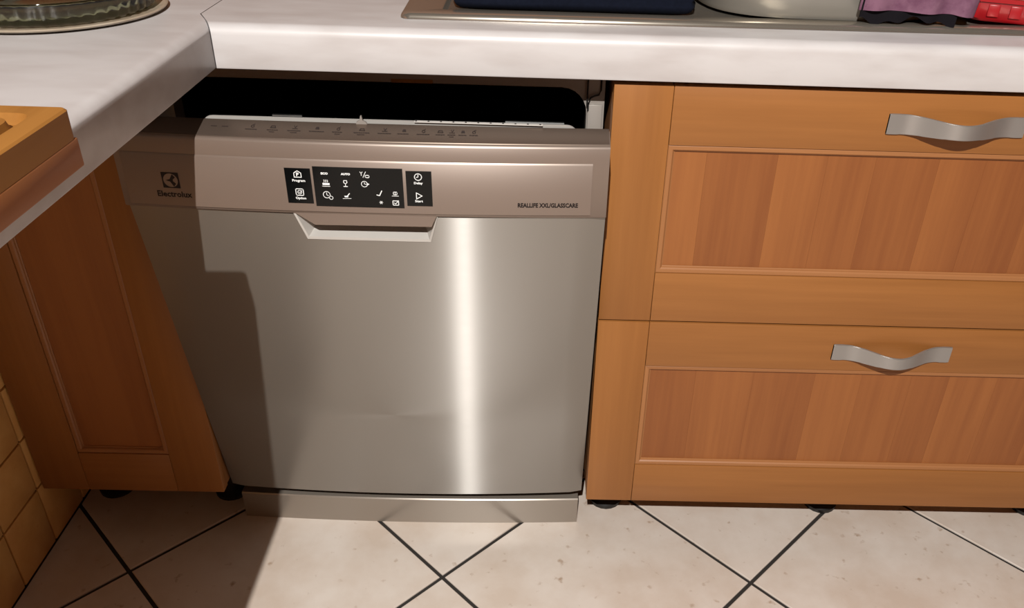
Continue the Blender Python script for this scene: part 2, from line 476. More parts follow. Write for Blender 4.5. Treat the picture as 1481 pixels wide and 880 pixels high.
# narrow corner cabinet left of the dishwasher
LX0, LX1 = -0.8955, -0.6000
lc = tag(root('corner_cabinet', ((LX0+LX1)/2, 0.28, 0)), 'narrow shaded wooden cabinet with a framed door, in the corner left of dishwasher', 'cabinet')
bm = bmesh.new()
bm_box(bm, LX0, LX0+0.017, 0.0215, 0.56, 0.1085, 0.802); bm_box(bm, LX1-0.019, LX1-0.002, 0.0215, 0.56, 0.1085, 0.802)
bm_box(bm, LX0+0.017, LX1-0.019, 0.0215, 0.56, 0.1085, 0.1255); bm_box(bm, LX0+0.017, LX1-0.019, 0.552, 0.56, 0.1255, 0.802)
bm_box(bm, LX0+0.017, LX1-0.019, 0.0215, 0.56, 0.785, 0.802)
bm_obj('carcass', bm, 'carcass', lc)
d = box('door', (LX0+0.07, LX1-0.07, 0.0156, 0.0188, 0.18, 0.74), 'stile', lc)
framed_front(d, LX0, LX1, 0.1085, 0.8070, [])
cab_leg(lc, -0.850, 0.122); cab_leg(lc, -0.640, 0.122); cab_leg(lc, -0.845, 0.50); cab_leg(lc, -0.640, 0.50)

# ------------------------------------------------------------------ dishwasher
DX0, DX1 = -0.5985, -0.0065
DXM = (DX0+DX1)/2; HW = (DX1-DX0)/2
dw = tag(root('dishwasher', (DXM, 0.3, 0)), 'stainless steel dishwasher with its door slightly ajar, black display in the panel', 'dishwasher')
def bow(x, b=0.011): return b*(1-((x-DXM)/HW)**2)
# body: frame with rounded opening, walls, back
YB = 0.050
bm = bmesh.new()
ox0, ox1, oz0, oz1, rr = DX0+0.024, DX1-0.024, 0.17, 0.7870, 0.034
def rrect(x0, x1, z0, z1, r, n=6):
    P = []
    for cx, cz, a0 in ((x1-r, z1-r, 0), (x0+r, z1-r, PI/2), (x0+r, z0+r, PI), (x1-r, z0+r, 1.5*PI)):
        for k in range(n+1):
            a = a0 + PI/2*k/n; P.append((cx+r*math.cos(a), cz+r*math.sin(a)))
    return P
inner = rrect(ox0, ox1, oz0, oz1, rr)
outer = rrect(DX0+0.001, DX1-0.001, 0.135, 0.808, 0.004)
vi = [bm.verts.new((x, YB, z)) for x, z in inner]; vo = [bm.verts.new((x, YB, z)) for x, z in outer]
vib = [bm.verts.new((x, YB+0.03, z)) for x, z in inner]; vob = [bm.verts.new((x, 0.58, z)) for x, z in outer]
n = len(inner)
for k in range(n):
    k2 = (k+1) % n
    bm.faces.new((vi[k], vi[k2], vo[k2], vo[k])); bm.faces.new((vi[k], vib[k], vib[k2], vi[k2])); bm.faces.new((vo[k], vo[k2], vob[k2], vob[k]))
bm.faces.new(vob)
bm_obj('body', bm, 'frame', dw, True)
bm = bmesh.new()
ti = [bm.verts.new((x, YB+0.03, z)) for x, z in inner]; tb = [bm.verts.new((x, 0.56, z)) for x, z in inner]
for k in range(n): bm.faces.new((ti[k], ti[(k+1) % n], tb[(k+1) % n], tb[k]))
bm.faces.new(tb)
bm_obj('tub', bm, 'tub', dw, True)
# base under the door and curved plinth
box('base', (DX0+0.006, DX1-0.006, 0.094, 0.575, 0.0, 0.1345), 'black', dw)
def bowed_slab(name, prof, x0, x1, mat, b, n=28, parent=None, bev=0.0):
    """prof: closed list of (y,z,w) swept along x; w scales how far a point follows the bow"""
    bm = bmesh.new(); R = []
    for k in range(n+1):
        x = x0+(x1-x0)*k/n
        R.append([bm.verts.new((x, y-wgt*bow(x, b), z)) for y, z, wgt in prof])
    m = len(prof)
    for A, B in zip(R, R[1:]):
        for k in range(m): bm.faces.new((A[k], B[k], B[(k+1) % m], A[(k+1) % m]))
    bm.faces.new(R[0]); bm.faces.new(R[-1][::-1])
    if bev:
        es = [e for e in bm.edges if len(e.link_faces) == 2 and e.calc_face_angle(0) > 0.9]
        bmesh.ops.bevel(bm, geom=es, offset=bev, segments=2, affect='EDGES')
    return bm_obj(name, bm, mat, parent, True, 40)
bowed_slab('plinth', [(0.092, 0.0, 0), (0.0565, 0.0, 1), (0.0555, 0.0545, 1), (0.0572, 0.0565, 1), (0.092, 0.0565, 0)], DX0+0.002, DX1-0.003, 'band', 0.008, parent=dw)
# tilted steel door
P0 = Vector((0, 0.031, 0.0970)); P1 = Vector((0, -0.080, 0.6635))
T = (P1-P0).normalized(); H = (P1-P0).length; NRM = Vector((0, -T.z, T.y))
def dpt(x, v, o=0.0):
    p = P0 + T*v + NRM*o; return Vector((x, p.y, p.z))
nx0, nx1, nx2, nx3 = -0.392, -0.380, -0.2265, -0.2150     # handle notch
nd = 0.036
xs = sorted(set([DX0+(DX1-DX0)*k/30 for k in range(31)] + [nx0, nx1, nx2, nx3]))
xs = [x for i, x in enumerate(xs) if i == 0 or x-xs[i-1] > 0.003 or x in (nx0, nx1, nx2, nx3)]
def vtop(x):
    if x <= nx0 or x >= nx3: return H
    if x < nx1: return H-nd*(x-nx0)/(nx1-nx0)
    if x > nx2: return H-nd*(nx3-x)/(nx3-nx2)
    return H-nd
bm = bmesh.new(); F = []; Bk = []; rows = 8
for x in xs:
    e = min(x-DX0, DX1-x); rd = -0.003*max(0, 1-e/0.004)**2
    vt = vtop(x)
    F.append([bm.verts.new(dpt(x, vt*k/rows, bow(x)+rd)) for k in range(rows+1)])
    Bk.append([bm.verts.new(dpt(x, vt*k/rows, -0.022)) for k in range(rows+1)])
for i in range(len(xs)-1):
    for k in range(rows):
        bm.faces.new((F[i][k], F[i+1][k], F[i+1][k+1], F[i][k+1])); bm.faces.new((Bk[i][k], Bk[i][k+1], Bk[i+1][k+1], Bk[i+1][k]))
    bm.faces.new((F[i][0], Bk[i][0], Bk[i+1][0], F[i+1][0])); bm.faces.new((F[i][rows], F[i+1][rows], Bk[i+1][rows], Bk[i][rows]))
for i in (0, len(xs)-1):
    for k in range(rows): bm.faces.new((F[i][k], F[i][k+1], Bk[i][k+1], Bk[i][k]))
door = bm_obj('door', bm, 'steel', dw, True, 30)
# handle pocket: trapezoid front outline, smaller back outline
bm = bmesh.new()
vb = H-nd
fo = [(nx0-0.0008, H+0.004), (nx1-0.0008, vb), (nx2+0.0008, vb), (nx3+0.0008, H+0.004)]
fr = [bm.verts.new(dpt(x, v-(0.0015 if k in (1, 2) else 0), bow(x)+0.0016)) for k, (x, v) in enumerate(fo)]
f2 = [bm.verts.new(dpt(x, v, bow(x)+0.0010)) for x, v in [(nx0+0.0015, H+0.004), (nx1+0.001, vb+0.002), (nx2-0.001, vb+0.002), (nx3-0.0015, H+0.004)]]
bk = [bm.verts.new(dpt(x, v, -0.014)) for x, v in [(nx0+0.012, H+0.004), (nx1+0.010, vb+0.010), (nx2-0.010, vb+0.010), (nx3-0.012, H+0.004)]]
for A, B in ((fr, f2), (f2, bk)):
    for k in range(3): bm.faces.new((A[k], A[k+1], B[k+1], B[k]))
bm.faces.new(bk)
hp = bm_obj('handle_recess', bm, 'ledge', door, False)
hp['label'] = 'recessed silver grip ledge below the display'
# inner liner of the door, seen over the panel
bm = bmesh.new()
lp = rrect(-0.500, -0.045, 0.45, 0.7705, 0.014, 6)
def lyo(x, z, o): return (x, -0.0500+o - 0.45*bow(x)*(z > 0.7) + 0.2*(0.7705-z), z)
a_ = [bm.verts.new(lyo(x, z, 0.0)) for x, z in lp]; b_ = [bm.verts.new(lyo(x, z, 0.0035)) for x, z in lp]
bm.faces.new(a_); bm.faces.new(b_[::-1])
for k in range(len(lp)): bm.faces.new((a_[k], a_[(k+1) % len(lp)], b_[(k+1) % len(lp)], b_[k]))
liner = bm_obj('door_liner', bm, 'ledge', dw, True)
# control panel
cp = bowed_slab('control_panel', [(-0.050, 0.6640, 0.3), (-0.0830, 0.6640, 1), (-0.0850, 0.6665, 1), (-0.0848, 0.7350, 1), (-0.0838, 0.7535, 1),
     (-0.0826, 0.7560, 1), (-0.0805, 0.7570, 1), (-0.0560, 0.7655, 0.75), (-0.0530, 0.7655, 0.5), (-0.046, 0.74, 0.3)], DX0-0.0005, DX1, 'panel', 0.011, parent=dw, n=32)
pf = bowed_slab('panel_fascia', [(-0.080, 0.6675, 1), (-0.0855, 0.6675, 1), (-0.0868, 0.6690, 1), (-0.0866, 0.7335, 1), (-0.0850, 0.7358, 1), (-0.080, 0.7358, 1)], DX0+0.008, -0.0265, 'panel', 0.011, parent=cp, n=32)
lipz = 0.6500
bm = bmesh.new()
q0 = [(-0.389, 0.6655), (-0.366, lipz), (-0.2225, lipz+0.001), (-0.2160, 0.6655)]
A = [bm.verts.new((x, -0.0853-bow(x), z)) for x, z in q0]; B = [bm.verts.new((x, -0.068-bow(x), z)) for x, z in q0]
bm.faces.new(A); bm.faces.new(B[::-1])
for k in range(4): bm.faces.new((A[k], A[(k+1) % 4], B[(k+1) % 4], B[k]))
bm_obj('grip_lip', bm, 'panel', cp)
tops = bowed_slab('top_strip', [(-0.0800, 0.7570, 1), (-0.0795, 0.7582, 1), (-0.0540, 0.7680, 0.70), (-0.0520, 0.7680, 0.5), (-0.0520, 0.7640, 0.5)], DX0+0.0005, DX1-0.001, 'topstrip', 0.011, parent=cp, n=32)
tops['label'] = 'darker sloping top strip with printed programme symbols'
def fy(x, o=0.0): return -0.0868 - bow(x) - o
# display windows
wins = dict(l=(-0.3945, -0.3637, 0.6795, 0.7245), m=(-0.3608, -0.2540, 0.6765, 0.7275), r=(-0.2503, -0.2196, 0.6798, 0.7250))
disp = {}
for k, (x0, x1, z0, z1) in wins.items():
    bm = bmesh.new(); n = 10; Rr = []
    for i in range(n+1):
        x = x0+(x1-x0)*i/n
        Rr.append([bm.verts.new((x, fy(x, 0.0006), z0)), bm.verts.new((x, fy(x, 0.0006), z1)), bm.verts.new((x, fy(x, -0.001), z1)), bm.verts.new((x, fy(x, -0.001), z0))])
    for A, B in zip(Rr, Rr[1:]):
        for q in range(4): bm.faces.new((A[q], B[q], B[(q+1) % 4], A[(q+1) % 4]))
    bm.faces.new(Rr[0]); bm.faces.new(Rr[-1][::-1])
    disp[k] = bm_obj('display', bm, 'gloss', dw, True)
    disp[k]['label'] = 'glossy black display with white symbols'

# flat print: strokes and text on the bowed front
def stroke(bm, pts, wd, fn, closed=False):
    pts = [Vector(p) for p in pts]
    if closed: pts = pts+[pts[0]]
    for p, q in zip(pts, pts[1:]):
        d_ = (q-p)
        if d_.length < 1e-7: continue
        d_ = d_.normalized(); nn = Vector((-d_.y, d_.x))*wd/2; ex = d_*wd*0.35
        bm.faces.new([bm.verts.new(fn(*v)) for v in (p-ex+nn, p-ex-nn, q+ex-nn, q+ex+nn)])
def fill(bm, pts, fn): bm.faces.new([bm.verts.new(fn(*p)) for p in pts])
def circ(cx, cz, r, n=16, a0=0, a1=2*PI): return [(cx+r*math.cos(a0+(a1-a0)*k/n), cz+r*math.sin(a0+(a1-a0)*k/n)) for k in range(n+(0 if a1-a0 > 6.28 else 1))]
def text_into(bm, body, size, fn, cx, cz, width=None, align='CENTER', shear=0.0, bold=0.0):
    cu = bpy.data.curves.new('txt', 'FONT'); cu.body = body; cu.size = size; cu.align_x = align; cu.align_y = 'CENTER'; cu.resolution_u = 2
    cu.offset = bold; cu.shear = shear
    ob = bpy.data.objects.new('txt', cu); COL.objects.link(ob)
    dg = bpy.context.evaluated_depsgraph_get()
    me = bpy.data.meshes.new_from_object(ob.evaluated_get(dg))
    xs_ = [v.co.x for v in me.vertices]; wd = max(xs_)-min(xs_); mid = (max(xs_)+min(xs_))/2
    s = width/wd if width else 1.0
    vm = [bm.verts.new(fn(cx+(v.co.x-mid)*s, cz+v.co.y)) for v in me.vertices]
    for p in me.polygons: 
        try: bm.faces.new([vm[i] for i in p.vertices])
        except ValueError: pass
    bpy.data.objects.remove(ob); bpy.data.curves.remove(cu); bpy.data.meshes.remove(me)
on_disp = lambda x, z: (x, fy(x, 0.0009), z)
on_face = lambda x, z: (x, fy(x, 0.0003), z)
def at(k, u, v):
    x0, x1, z0, z1 = wins[k]; return x0+u*(x1-x0), z1-v*(z1-z0)
sw = 0.00065
# left window
bm = bmesh.new()
cx, cz = at('l', 0.5, 0.17)
stroke(bm, [(cx-0.0042, cz-0.0035), (cx-0.0042, cz+0.0018), (cx, cz+0.0046), (cx+0.0042, cz+0.0018), (cx+0.0042, cz-0.0035)], 0.0009, on_disp, True)
text_into(bm, 'P', 0.0062, on_disp, cx, cz-0.0002, bold=0.0002)
text_into(bm, 'Program', 0.0042, on_disp, cx+0.0006, at('l', 0, 0.345)[1], width=0.0155, bold=0.00012)
cx, cz = at('l', 0.5, 0.675)
stroke(bm, rrect(cx-0.0045, cx+0.0045, cz-0.0042, cz+0.0042, 0.0012, 2), 0.0009, on_disp, True)
stroke(bm, circ(cx, cz, 0.0024, 12), 0.0008, on_disp, True); stroke(bm, [(cx-0.001, cz), (cx+0.0004, cz-0.0008), (cx+0.0030, cz+0.0022)], 0.0006, on_disp)
text_into(bm, 'Option', 0.0042, on_disp, cx+0.0006, at('l', 0, 0.85)[1], width=0.0125, bold=0.00012)
bm_obj('printed_symbols', bm, 'print_w', disp['l'])
# middle window
bm = bmesh.new()
cx, cz = at('m', 0.13, 0.165); text_into(bm, 'ECO', 0.0034, on_disp, cx, cz, width=0.0084, bold=0.0002)
cx, cz = at('m', 0.365, 0.165); text_into(bm, 'AUTO', 0.0034, on_disp, cx, cz, width=0.0112, bold=0.0002)
cx, cz = at('m', 0.575, 0.17)
stroke(bm, [(cx-0.005, cz+0.0038), (cx-0.0036, cz+0.0016), (cx-0.0022, cz+0.0038)], sw, on_disp); stroke(bm, [(cx-0.0036, cz+0.0016), (cx-0.0036, cz-0.0008)], sw, on_disp)
stroke(bm, [(cx-0.0018, cz-0.0032), (cx+0.0018, cz+0.0040)], sw, on_disp); stroke(bm, rrect(cx+0.001, cx+0.0055, cz-0.0034, cz-0.0004, 0.0010, 2), 0.0009, on_disp, True)
cx, cz = at('m', 0.137, 0.40)
fill(bm, [(cx-0.0042, cz-0.0026), (cx+0.0042, cz-0.0026), (cx+0.0042, cz+0.0000), (cx-0.0042, cz+0.0000)], on_disp)
stroke(bm, [(cx-0.0045, cz-0.0042), (cx+0.0045, cz-0.0042)], sw, on_disp)
for d_ in (-0.0024, -0.0004, 0.0016): stroke(bm, [(cx+d_, cz+0.0012), (cx+d_+0.0008, cz+0.0024), (cx+d_, cz+0.0040)], sw, on_disp)
cx, cz = at('m', 0.355, 0.40)
stroke(bm, [(cx-0.0018, cz+0.0038), (cx-0.0020, cz+0.0012), (cx, cz-0.0004), (cx+0.0020, cz+0.0012), (cx+0.0018, cz+0.0038)], 0.0008, on_disp, True)
stroke(bm, [(cx, cz-0.0004), (cx, cz-0.0036)], 0.0007, on_disp); stroke(bm, [(cx-0.0022, cz-0.0038), (cx+0.0022, cz-0.0038)], 0.0009, on_disp)
cx, cz = at('m', 0.568, 0.40)
stroke(bm, circ(cx, cz, 0.0036), 0.0008, on_disp, True); stroke(bm, [(cx, cz+0.0022), (cx, cz), (cx+0.0022, cz-0.0002)], sw, on_disp)
fill(bm, [(cx+0.0028, cz+0.0018), (cx+0.0062, cz), (cx+0.0028, cz-0.0018)], on_disp)
cx, cz = at('m', 0.137, 0.715)
stroke(bm, circ(cx-0.0006, cz+0.0008, 0.0042), 0.0008, on_disp, True); stroke(bm, [(cx-0.0006, cz+0.0034), (cx-0.0006, cz+0.0006), (cx+0.0014, cz-0.0004)], sw, on_disp)
stroke(bm, circ(cx+0.0044, cz-0.0030, 0.0022, 10), 0.0007, on_disp, True)
cx, cz = at('m', 0.357, 0.715)
fill(bm, [(cx-0.0032, cz), (cx+0.0018, cz+0.0004), (cx+0.0014, cz-0.0018), (cx-0.0024, cz-0.0018)], on_disp)
stroke(bm, [(cx+0.0012, cz+0.0006), (cx+0.0034, cz+0.0032)], 0.0010, on_disp); stroke(bm, [(cx-0.0050, cz-0.0036), (cx+0.0050, cz-0.0032)], 0.0005, on_disp)
cx, cz = at('m', 0.735, 0.645)
stroke(bm, [(cx-0.0040, cz-0.0012), (cx-0.0008, cz-0.0020), (cx+0.0022, cz+0.0042)], 0.0011, on_disp)
cx, cz = at('m', 0.905, 0.635); stroke(bm, rrect(cx-0.0022, cx+0.0022, cz-0.0008, cz+0.0026, 0.0008, 2), 0.0008, on_disp, True); stroke(bm, [(cx, cz+0.0026), (cx, cz-0.0012)], sw, on_disp)
stroke(bm, [(cx-0.0040, cz-0.0026), (cx+0.0040, cz-0.0026)], 0.0006, on_disp)
cx, cz = at('m', 0.74, 0.86)
for q in range(3):
    a = q*PI/3; stroke(bm, [(cx-0.0020*math.cos(a), cz-0.0020*math.sin(a)), (cx+0.0020*math.cos(a), cz+0.0020*math.sin(a))], 0.0006, on_disp)
cx, cz = at('m', 0.905, 0.865); stroke(bm, rrect(cx-0.0034, cx+0.0034, cz-0.0028, cz+0.0028, 0.0004, 1), 0.0009, on_disp, True); stroke(bm, [(cx-0.0018, cz), (cx-0.0002, cz-0.0012), (cx+0.0036, cz+0.0032)], 0.0008, on_disp)
bm_obj('printed_symbols', bm, 'print_w', disp['m'])
# right window
bm = bmesh.new()
cx, cz = at('r', 0.48, 0.16)
stroke(bm, circ(cx, cz, 0.0042, 20), 0.0010, on_disp, True); stroke(bm, [(cx, cz+0.0028), (cx, cz), (cx-0.0020, cz-0.0004)], 0.0008, on_disp)
text_into(bm, 'Delay', 0.0040, on_disp, cx, at('r', 0, 0.335)[1], width=0.0105, bold=0.00012)
cx, cz = at('r', 0.47, 0.70); stroke(bm, [(cx-0.0028, cz+0.0040), (cx+0.0040, cz), (cx-0.0028, cz-0.0040)], 0.0009, on_disp, True)
text_into(bm, 'Start', 0.0040, on_disp, cx, at('r', 0, 0.855)[1], width=0.0095, bold=0.00012)
bm_obj('printed_symbols', bm, 'print_w', disp['r'])
# emblem and lettering on the fascia
bm = bmesh.new()
ex0, ex1, ez0, ez1 = -0.5450, -0.5240, 0.6920, 0.7122
fill(bm, [(ex0, ez0), (ex1, ez0), (ex1, ez1), (ex0, ez1)], on_face)
em = bm_obj('emblem', bm, 'print_d', pf)
bm = bmesh.new(); on_em = lambda x, z: (x, fy(x, 0.0005), z)
cx, cz = (ex0+ex1)/2, (ez0+ez1)/2; rr_ = 0.0088
fill(bm, [(cx+rr_*math.cos(a), cz+rr_*math.sin(a)) for a in [2*PI*k/28 for k in range(28)]], on_em)
bm_obj('emblem_disc', bm, 'panel', pf)
bm = bmesh.new(); on_em2 = lambda x, z: (x, fy(x, 0.0007), z)
fill(bm, [(cx-0.0060, cz), (cx-0.0008, cz+0.0016), (cx+0.0030, cz+0.0080), (cx+0.0030, cz+0.0012), (cx+0.0030, cz-0.0012), (cx+0.0030, cz-0.0080), (cx-0.0008, cz-0.0016)], on_em2)
fill(bm, [(cx+0.0030, cz+0.0080), (cx+0.0062, cz+0.0040), (cx+0.0030, cz+0.0012)], on_em2)
fill(bm, [(cx+0.0030, cz-0.0080), (cx+0.0030, cz-0.0012), (cx+0.0062, cz-0.0040)], on_em2)
bm_obj('emblem_mark', bm, 'print_d', pf)
bm = bmesh.new(); text_into(bm, 'Electrolux', 0.0105, on_face, -0.5330, 0.6838, width=0.0425, bold=0.00025)
bm_obj('lettering', bm, 'print_d', pf)
bm = bmesh.new(); text_into(bm, 'REALLIFE XXL/GLASSCARE', 0.0078, on_face, -0.0792, 0.6822, width=0.0740, bold=0.0003)
bm_obj('lettering', bm, 'print_d', pf)
# small programme pictograms on the sloping top face of the panel
def on_top(x, t):
    """t 0 front .. 1 back on the sloping top face"""
    y = (-0.0795-bow(x))*(1-t) + (-0.0540-0.70*bow(x))*t
    return (x, y, 0.7582*(1-t)+0.7680*t+0.0004)
tt = lambda x, v: on_top(x, v/0.0254)
bm = bmesh.new()
px = [-0.4330, -0.4085, -0.3825, -0.3560, -0.3310, -0.3030, -0.2760, -0.2530, -0.2300, -0.2100, -0.1960, -0.1830, -0.1700]
for i, x in enumerate(px):
    wd = random.uniform(0.006, 0.011) if i < 9 else 0.005
    k = i % 4
    if k == 0: stroke(bm, circ(x, 0.0170, 0.0018, 10), 0.0007, tt, True); stroke(bm, [(x, 0.0188), (x+0.002, 0.0205)], 0.0007, tt)
    elif k == 1: stroke(bm, [(x-0.003, 0.0158), (x-0.002, 0.0186), (x+0.002, 0.0186), (x+0.003, 0.0158)], 0.0009, tt, True)
    elif k == 2: stroke(bm, [(x-0.0015, 0.0200), (x, 0.0168), (x+0.0015, 0.0200)], 0.0008, tt); stroke(bm, [(x-0.003, 0.0155), (x+0.003, 0.0155)], 0.0008, tt)
    else: fill(bm, [(x-0.0024, 0.0158), (x+0.0024, 0.0158), (x+0.0016, 0.0192), (x-0.0016, 0.0192)], tt)
    a = x-wd
    while a < x+wd-0.001:                       # dashes the size of the small captions, too small to read
        b = a+random.uniform(0.0014, 0.003); stroke(bm, [(a, 0.0122), (min(b, x+wd), 0.0122)], 0.0009, tt); a = b+0.0009
    if i in (1, 2, 4, 5, 10): stroke(bm, [(x-wd*0.5, 0.0092), (x+wd*0.4, 0.0092)], 0.0008, tt)
bm_obj('printed_symbols', bm, 'print_t', cp)
for a, b in ((-0.482, -0.4755), (-0.469, -0.462)):
    bm = bmesh.new(); stroke(bm, [(a, 0.0150), (b, 0.0150)], 0.0010, tt); bm_obj('printed_mark', bm, 'print_t', cp)
# latch hook, dotted sticker strip on the liner
lc_ = Vector((0, -0.0525, 0.7705))
bm = bmesh.new()
hk = [(-0.3125, 0.0), (-0.2985, 0.0), (-0.3000, 0.0050), (-0.3040, 0.0075), (-0.3050, 0.0145), (-0.3065, 0.0145), (-0.3075, 0.0080), (-0.3115, 0.0050)]
A = [bm.verts.new((x, lc_.y-0.0080, lc_.z-0.004+h*0.8)) for x, h in hk]; B = [bm.verts.new((x, lc_.y-0.0050, lc_.z-0.004+h*0.8)) for x, h in hk]
bm.faces.new(A); bm.faces.new(B[::-1])
for k in range(len(hk)): bm.faces.new((A[k], A[(k+1) % len(hk)], B[(k+1) % len(hk)], B[k]))
bm_obj('latch', bm, 'frame', dw)
stp = box('sticker_strip', (-0.243, -0.088, lc_.y-0.0026, lc_.y+0.0024, lc_.z-0.0002, lc_.z+0.0008), 'white', liner)
bm = bmesh.new()
for k in range(11):
    x = -0.241+k*0.0150
    for yy in (lc_.y-0.0006,):
        bm.faces.new([bm.verts.new((x+0.0013*math.cos(a), yy+0.0018*math.sin(a), lc_.z+0.0011)) for a in [2*PI*q/8 for q in range(8)]])
bm_obj('printed_dots', bm, 'print_d', liner)
# upper rack inside: wire front with two grip bars
bm = bmesh.new()
tube(bm, [(ox0+0.01, 0.135, 0.690), (ox1-0.01, 0.135, 0.690)], 0.003); tube(bm, [(ox0+0.01, 0.135, 0.66), (ox1-0.01, 0.135, 0.66)], 0.003)
for k in range(20):
    x = ox0+0.02+k*(ox1-ox0-0.04)/19
    tube(bm, [(x, 0.136, 0.69), (x, 0.136, 0.655), (x, 0.5, 0.655)], 0.002, 6)
rack = bm_obj('rack', bm, 'black', dw, True)
for a, b in ((-0.463, -0.422), (-0.140, -0.058)):
    bm = bmesh.new(); tube(bm, [(a, 0.104, 0.7195), (b, 0.104, 0.7195)], 0.0030, 10); tube(bm, [(a+.004, 0.104, 0.7195), (a+.004, 0.135, 0.69)], 0.002, 6); tube(bm, [(b-.004, 0.104, 0.7195), (b-.004, 0.135, 0.69)], 0.002, 6)
    bm_obj('grip_bar', bm, 'chrome', rack, True)
# hinge spring cover, cable and label beside the opening
box('hinge_cover', (DX1-0.0225, DX1-0.0035, YB-0.004, YB, 0.60, 0.7660), 'frame', dw, 0.001)
bm = bmesh.new()
tube(bm, [(DX1-0.024, YB-0.005, 0.800), (DX1-0.024, YB-0.005, 0.7640)], 0.0012, 6)
tube(bm, [(DX1-0.0065, YB-0.004, 0.800), (DX1-0.0065, YB-0.004, 0.786), (DX1-0.009, YB-0.004, 0.7795), (DX1-0.015, YB-0.004, 0.778), (DX1-0.020, YB-0.004, 0.775), (DX1-0.0225, YB-0.004, 0.766), (DX1-0.0225, YB-0.004, 0.758)], 0.0013, 6)
bm_obj('cable', bm, 'black', dw, True)
box('edge_label', (-0.286, -0.232, YB-0.001, YB, 0.787, 0.7915), 'board', dw)

# ------------------------------------------------------------------ things on the worktops
ZT = CZ1
# thick wooden board overhanging the left arm
bd = tag(root('chopping_board', (-0.62, -0.62, ZT)), 'thick wooden chopping board with a juice groove, overhanging the worktop edge at left', 'chopping board')
bx0, bx1, by0, by1 = -0.80, -0.4275, -1.02, -0.4560
BZ = ZT+0.0445; bm_ = ZT+0.0220
box('lower_layer', (bx0, bx1, by0, by1, ZT+0.0002, bm_), 'board_low', bd, 0.0012, 2)
bm = bmesh.new()
ins = 0.0025
o_ = rrect(bx0+0.0002, bx1-0.0002, by0+0.0002, by1-0.0002, 0.006, 6)
ot = rrect(bx0, bx1, by0, by1, 0.006, 6)
def gr(i): return rrect(bx0+i, bx1-i, by0+i, by1-i, 0.012, 6)
rings = [[(x, y, bm_) for x, y in o_], [(x, y, BZ-0.0015) for x, y in ot], [(x, y, BZ) for x, y in rrect(bx0+.0015, bx1-.0015, by0+.0015, by1-.0015, 0.005, 6)],
         [(x, y, BZ) for x, y in gr(0.0165)], [(x, y, BZ-0.008) for x, y in gr(0.0185)], [(x, y, BZ-0.008) for x, y in gr(0.0245)], [(x, y, BZ) for x, y in gr(0.0265)]]
V = [[bm.verts.new(p) for p in r] for r in rings]
for A, B in zip(V, V[1:]):
    for k in range(len(A)): bm.faces.new((A[k], A[(k+1) % len(A)], B[(k+1) % len(A)], B[k]))
bm.faces.new(V[0][::-1]); bm.faces.new(V[-1])
bm_obj('upper_layer', bm, 'board', bd, True, 30)

# plate and ribbed glass dish
pc = (-0.687, 0.031, ZT)
bm = bmesh.new()
lathe(bm, [(0, 0.0002), (0.080, 0.0002), (0.118, 0.0008), (0.1285, 0.0030), (0.1298, 0.0050), (0.1285, 0.0062), (0.1245, 0.0055), (0.118, 0.0040), (0.08, 0.0034), (0, 0.0034)], pc, 96)
tag(bm_obj('plate', bm, 'plate', None, True, 60), 'flat beige round plate under the glass dish on the left worktop', 'plate')
bm = bmesh.new(); seg = 144
def ring(r, z, amp=0.0):
    return [bm.verts.new((pc[0]+(r+amp*math.cos(k*2*PI/3))*math.cos(2*PI*k/seg), pc[1]+(r+amp*math.cos(k*2*PI/3))*math.sin(2*PI*k/seg), pc[2]+z)) for k in range(seg)]
gp = [(0.104, 0.0045, 0), (0.1120, 0.0052, 0.001), (0.1165, 0.010, 0.0016), (0.1175, 0.020, 0.0016), (0.1180, 0.0262, 0.0006), (0.1195, 0.0290, 0), (0.1185, 0.0308, 0), (0.1150, 0.0300, 0), (0.1120, 0.024, 0), (0.1080, 0.0105, 0), (0.100, 0.0085, 0)]
G = [ring(*q) for q in gp]
for A, B in zip(G, G[1:]):
    for k in range(seg): bm.faces.new((A[k], A[(k+1) % seg], B[(k+1) % seg], B[k]))
bm.faces.new(G[0][::-1]); bm.faces.new(G[-1])
tag(bm_obj('glass_dish', bm, 'glass', None, True, 60), 'round ribbed clear glass dish standing on the beige plate', 'dish')

# sink
sk = root('sink', (-0.2690, 0.0415, ZT)); tag(sk, 'stainless steel inset sink with raised rim in the long worktop', 'sink')
sw_, sd = 0.98, 0.47
def sp(x, y, z): return (-0.2690+x, 0.0415+y, ZT+z)
bm = bmesh.new()
def srr(x0, x1, y0, y1, r, z): return [bm.verts.new(sp(x, y, z)) for x, y in rrect(x0, x1, y0, y1, r, 5)]
R_ = [srr(0, sw_, 0, sd, 0.012, 0.0003), srr(0.0002, sw_-0.0002, 0.0002, sd-0.0002, 0.012, 0.0020), srr(0.0013, sw_-0.0013, 0.0013, sd-0.0013, 0.012, 0.0045), srr(0.0035, sw_-0.0035, 0.0035, sd-0.0035, 0.012, 0.0066), srr(0.0065, sw_-0.0065, 0.0065, sd-0.0065, 0.012, 0.0077), srr(0.011, sw_-0.011, 0.010, sd-0.010, 0.012, 0.0080),
      srr(0.048, sw_-0.04, 0.0230, sd-0.05, 0.006, 0.0080), srr(0.052, sw_-0.044, 0.0260, sd-0.054, 0.006, 0.0060), srr(0.056, sw_-0.048, 0.030, sd-0.058, 0.006, 0.0022)]
for A, B in zip(R_, R_[1:]):
    for k in range(len(A)): bm.faces.new((A[k], A[(k+1) % len(A)], B[(k+1) % len(A)], B[k]))
bm.faces.new(R_[-1])
bm_obj('rim', bm, 'sink', sk, True, 50)
for k in range(8):
    y = 0.10+k*0.038
    bm = bmesh.new(); tube(bm, [sp(0.45, y, 0.0022), sp(0.90, y, 0.0022)], 0.0022, 8)
    bm_obj('drain_rib', bm, 'sink', sk, True)
sk.rotation_euler[2] = math.radians(0.9)

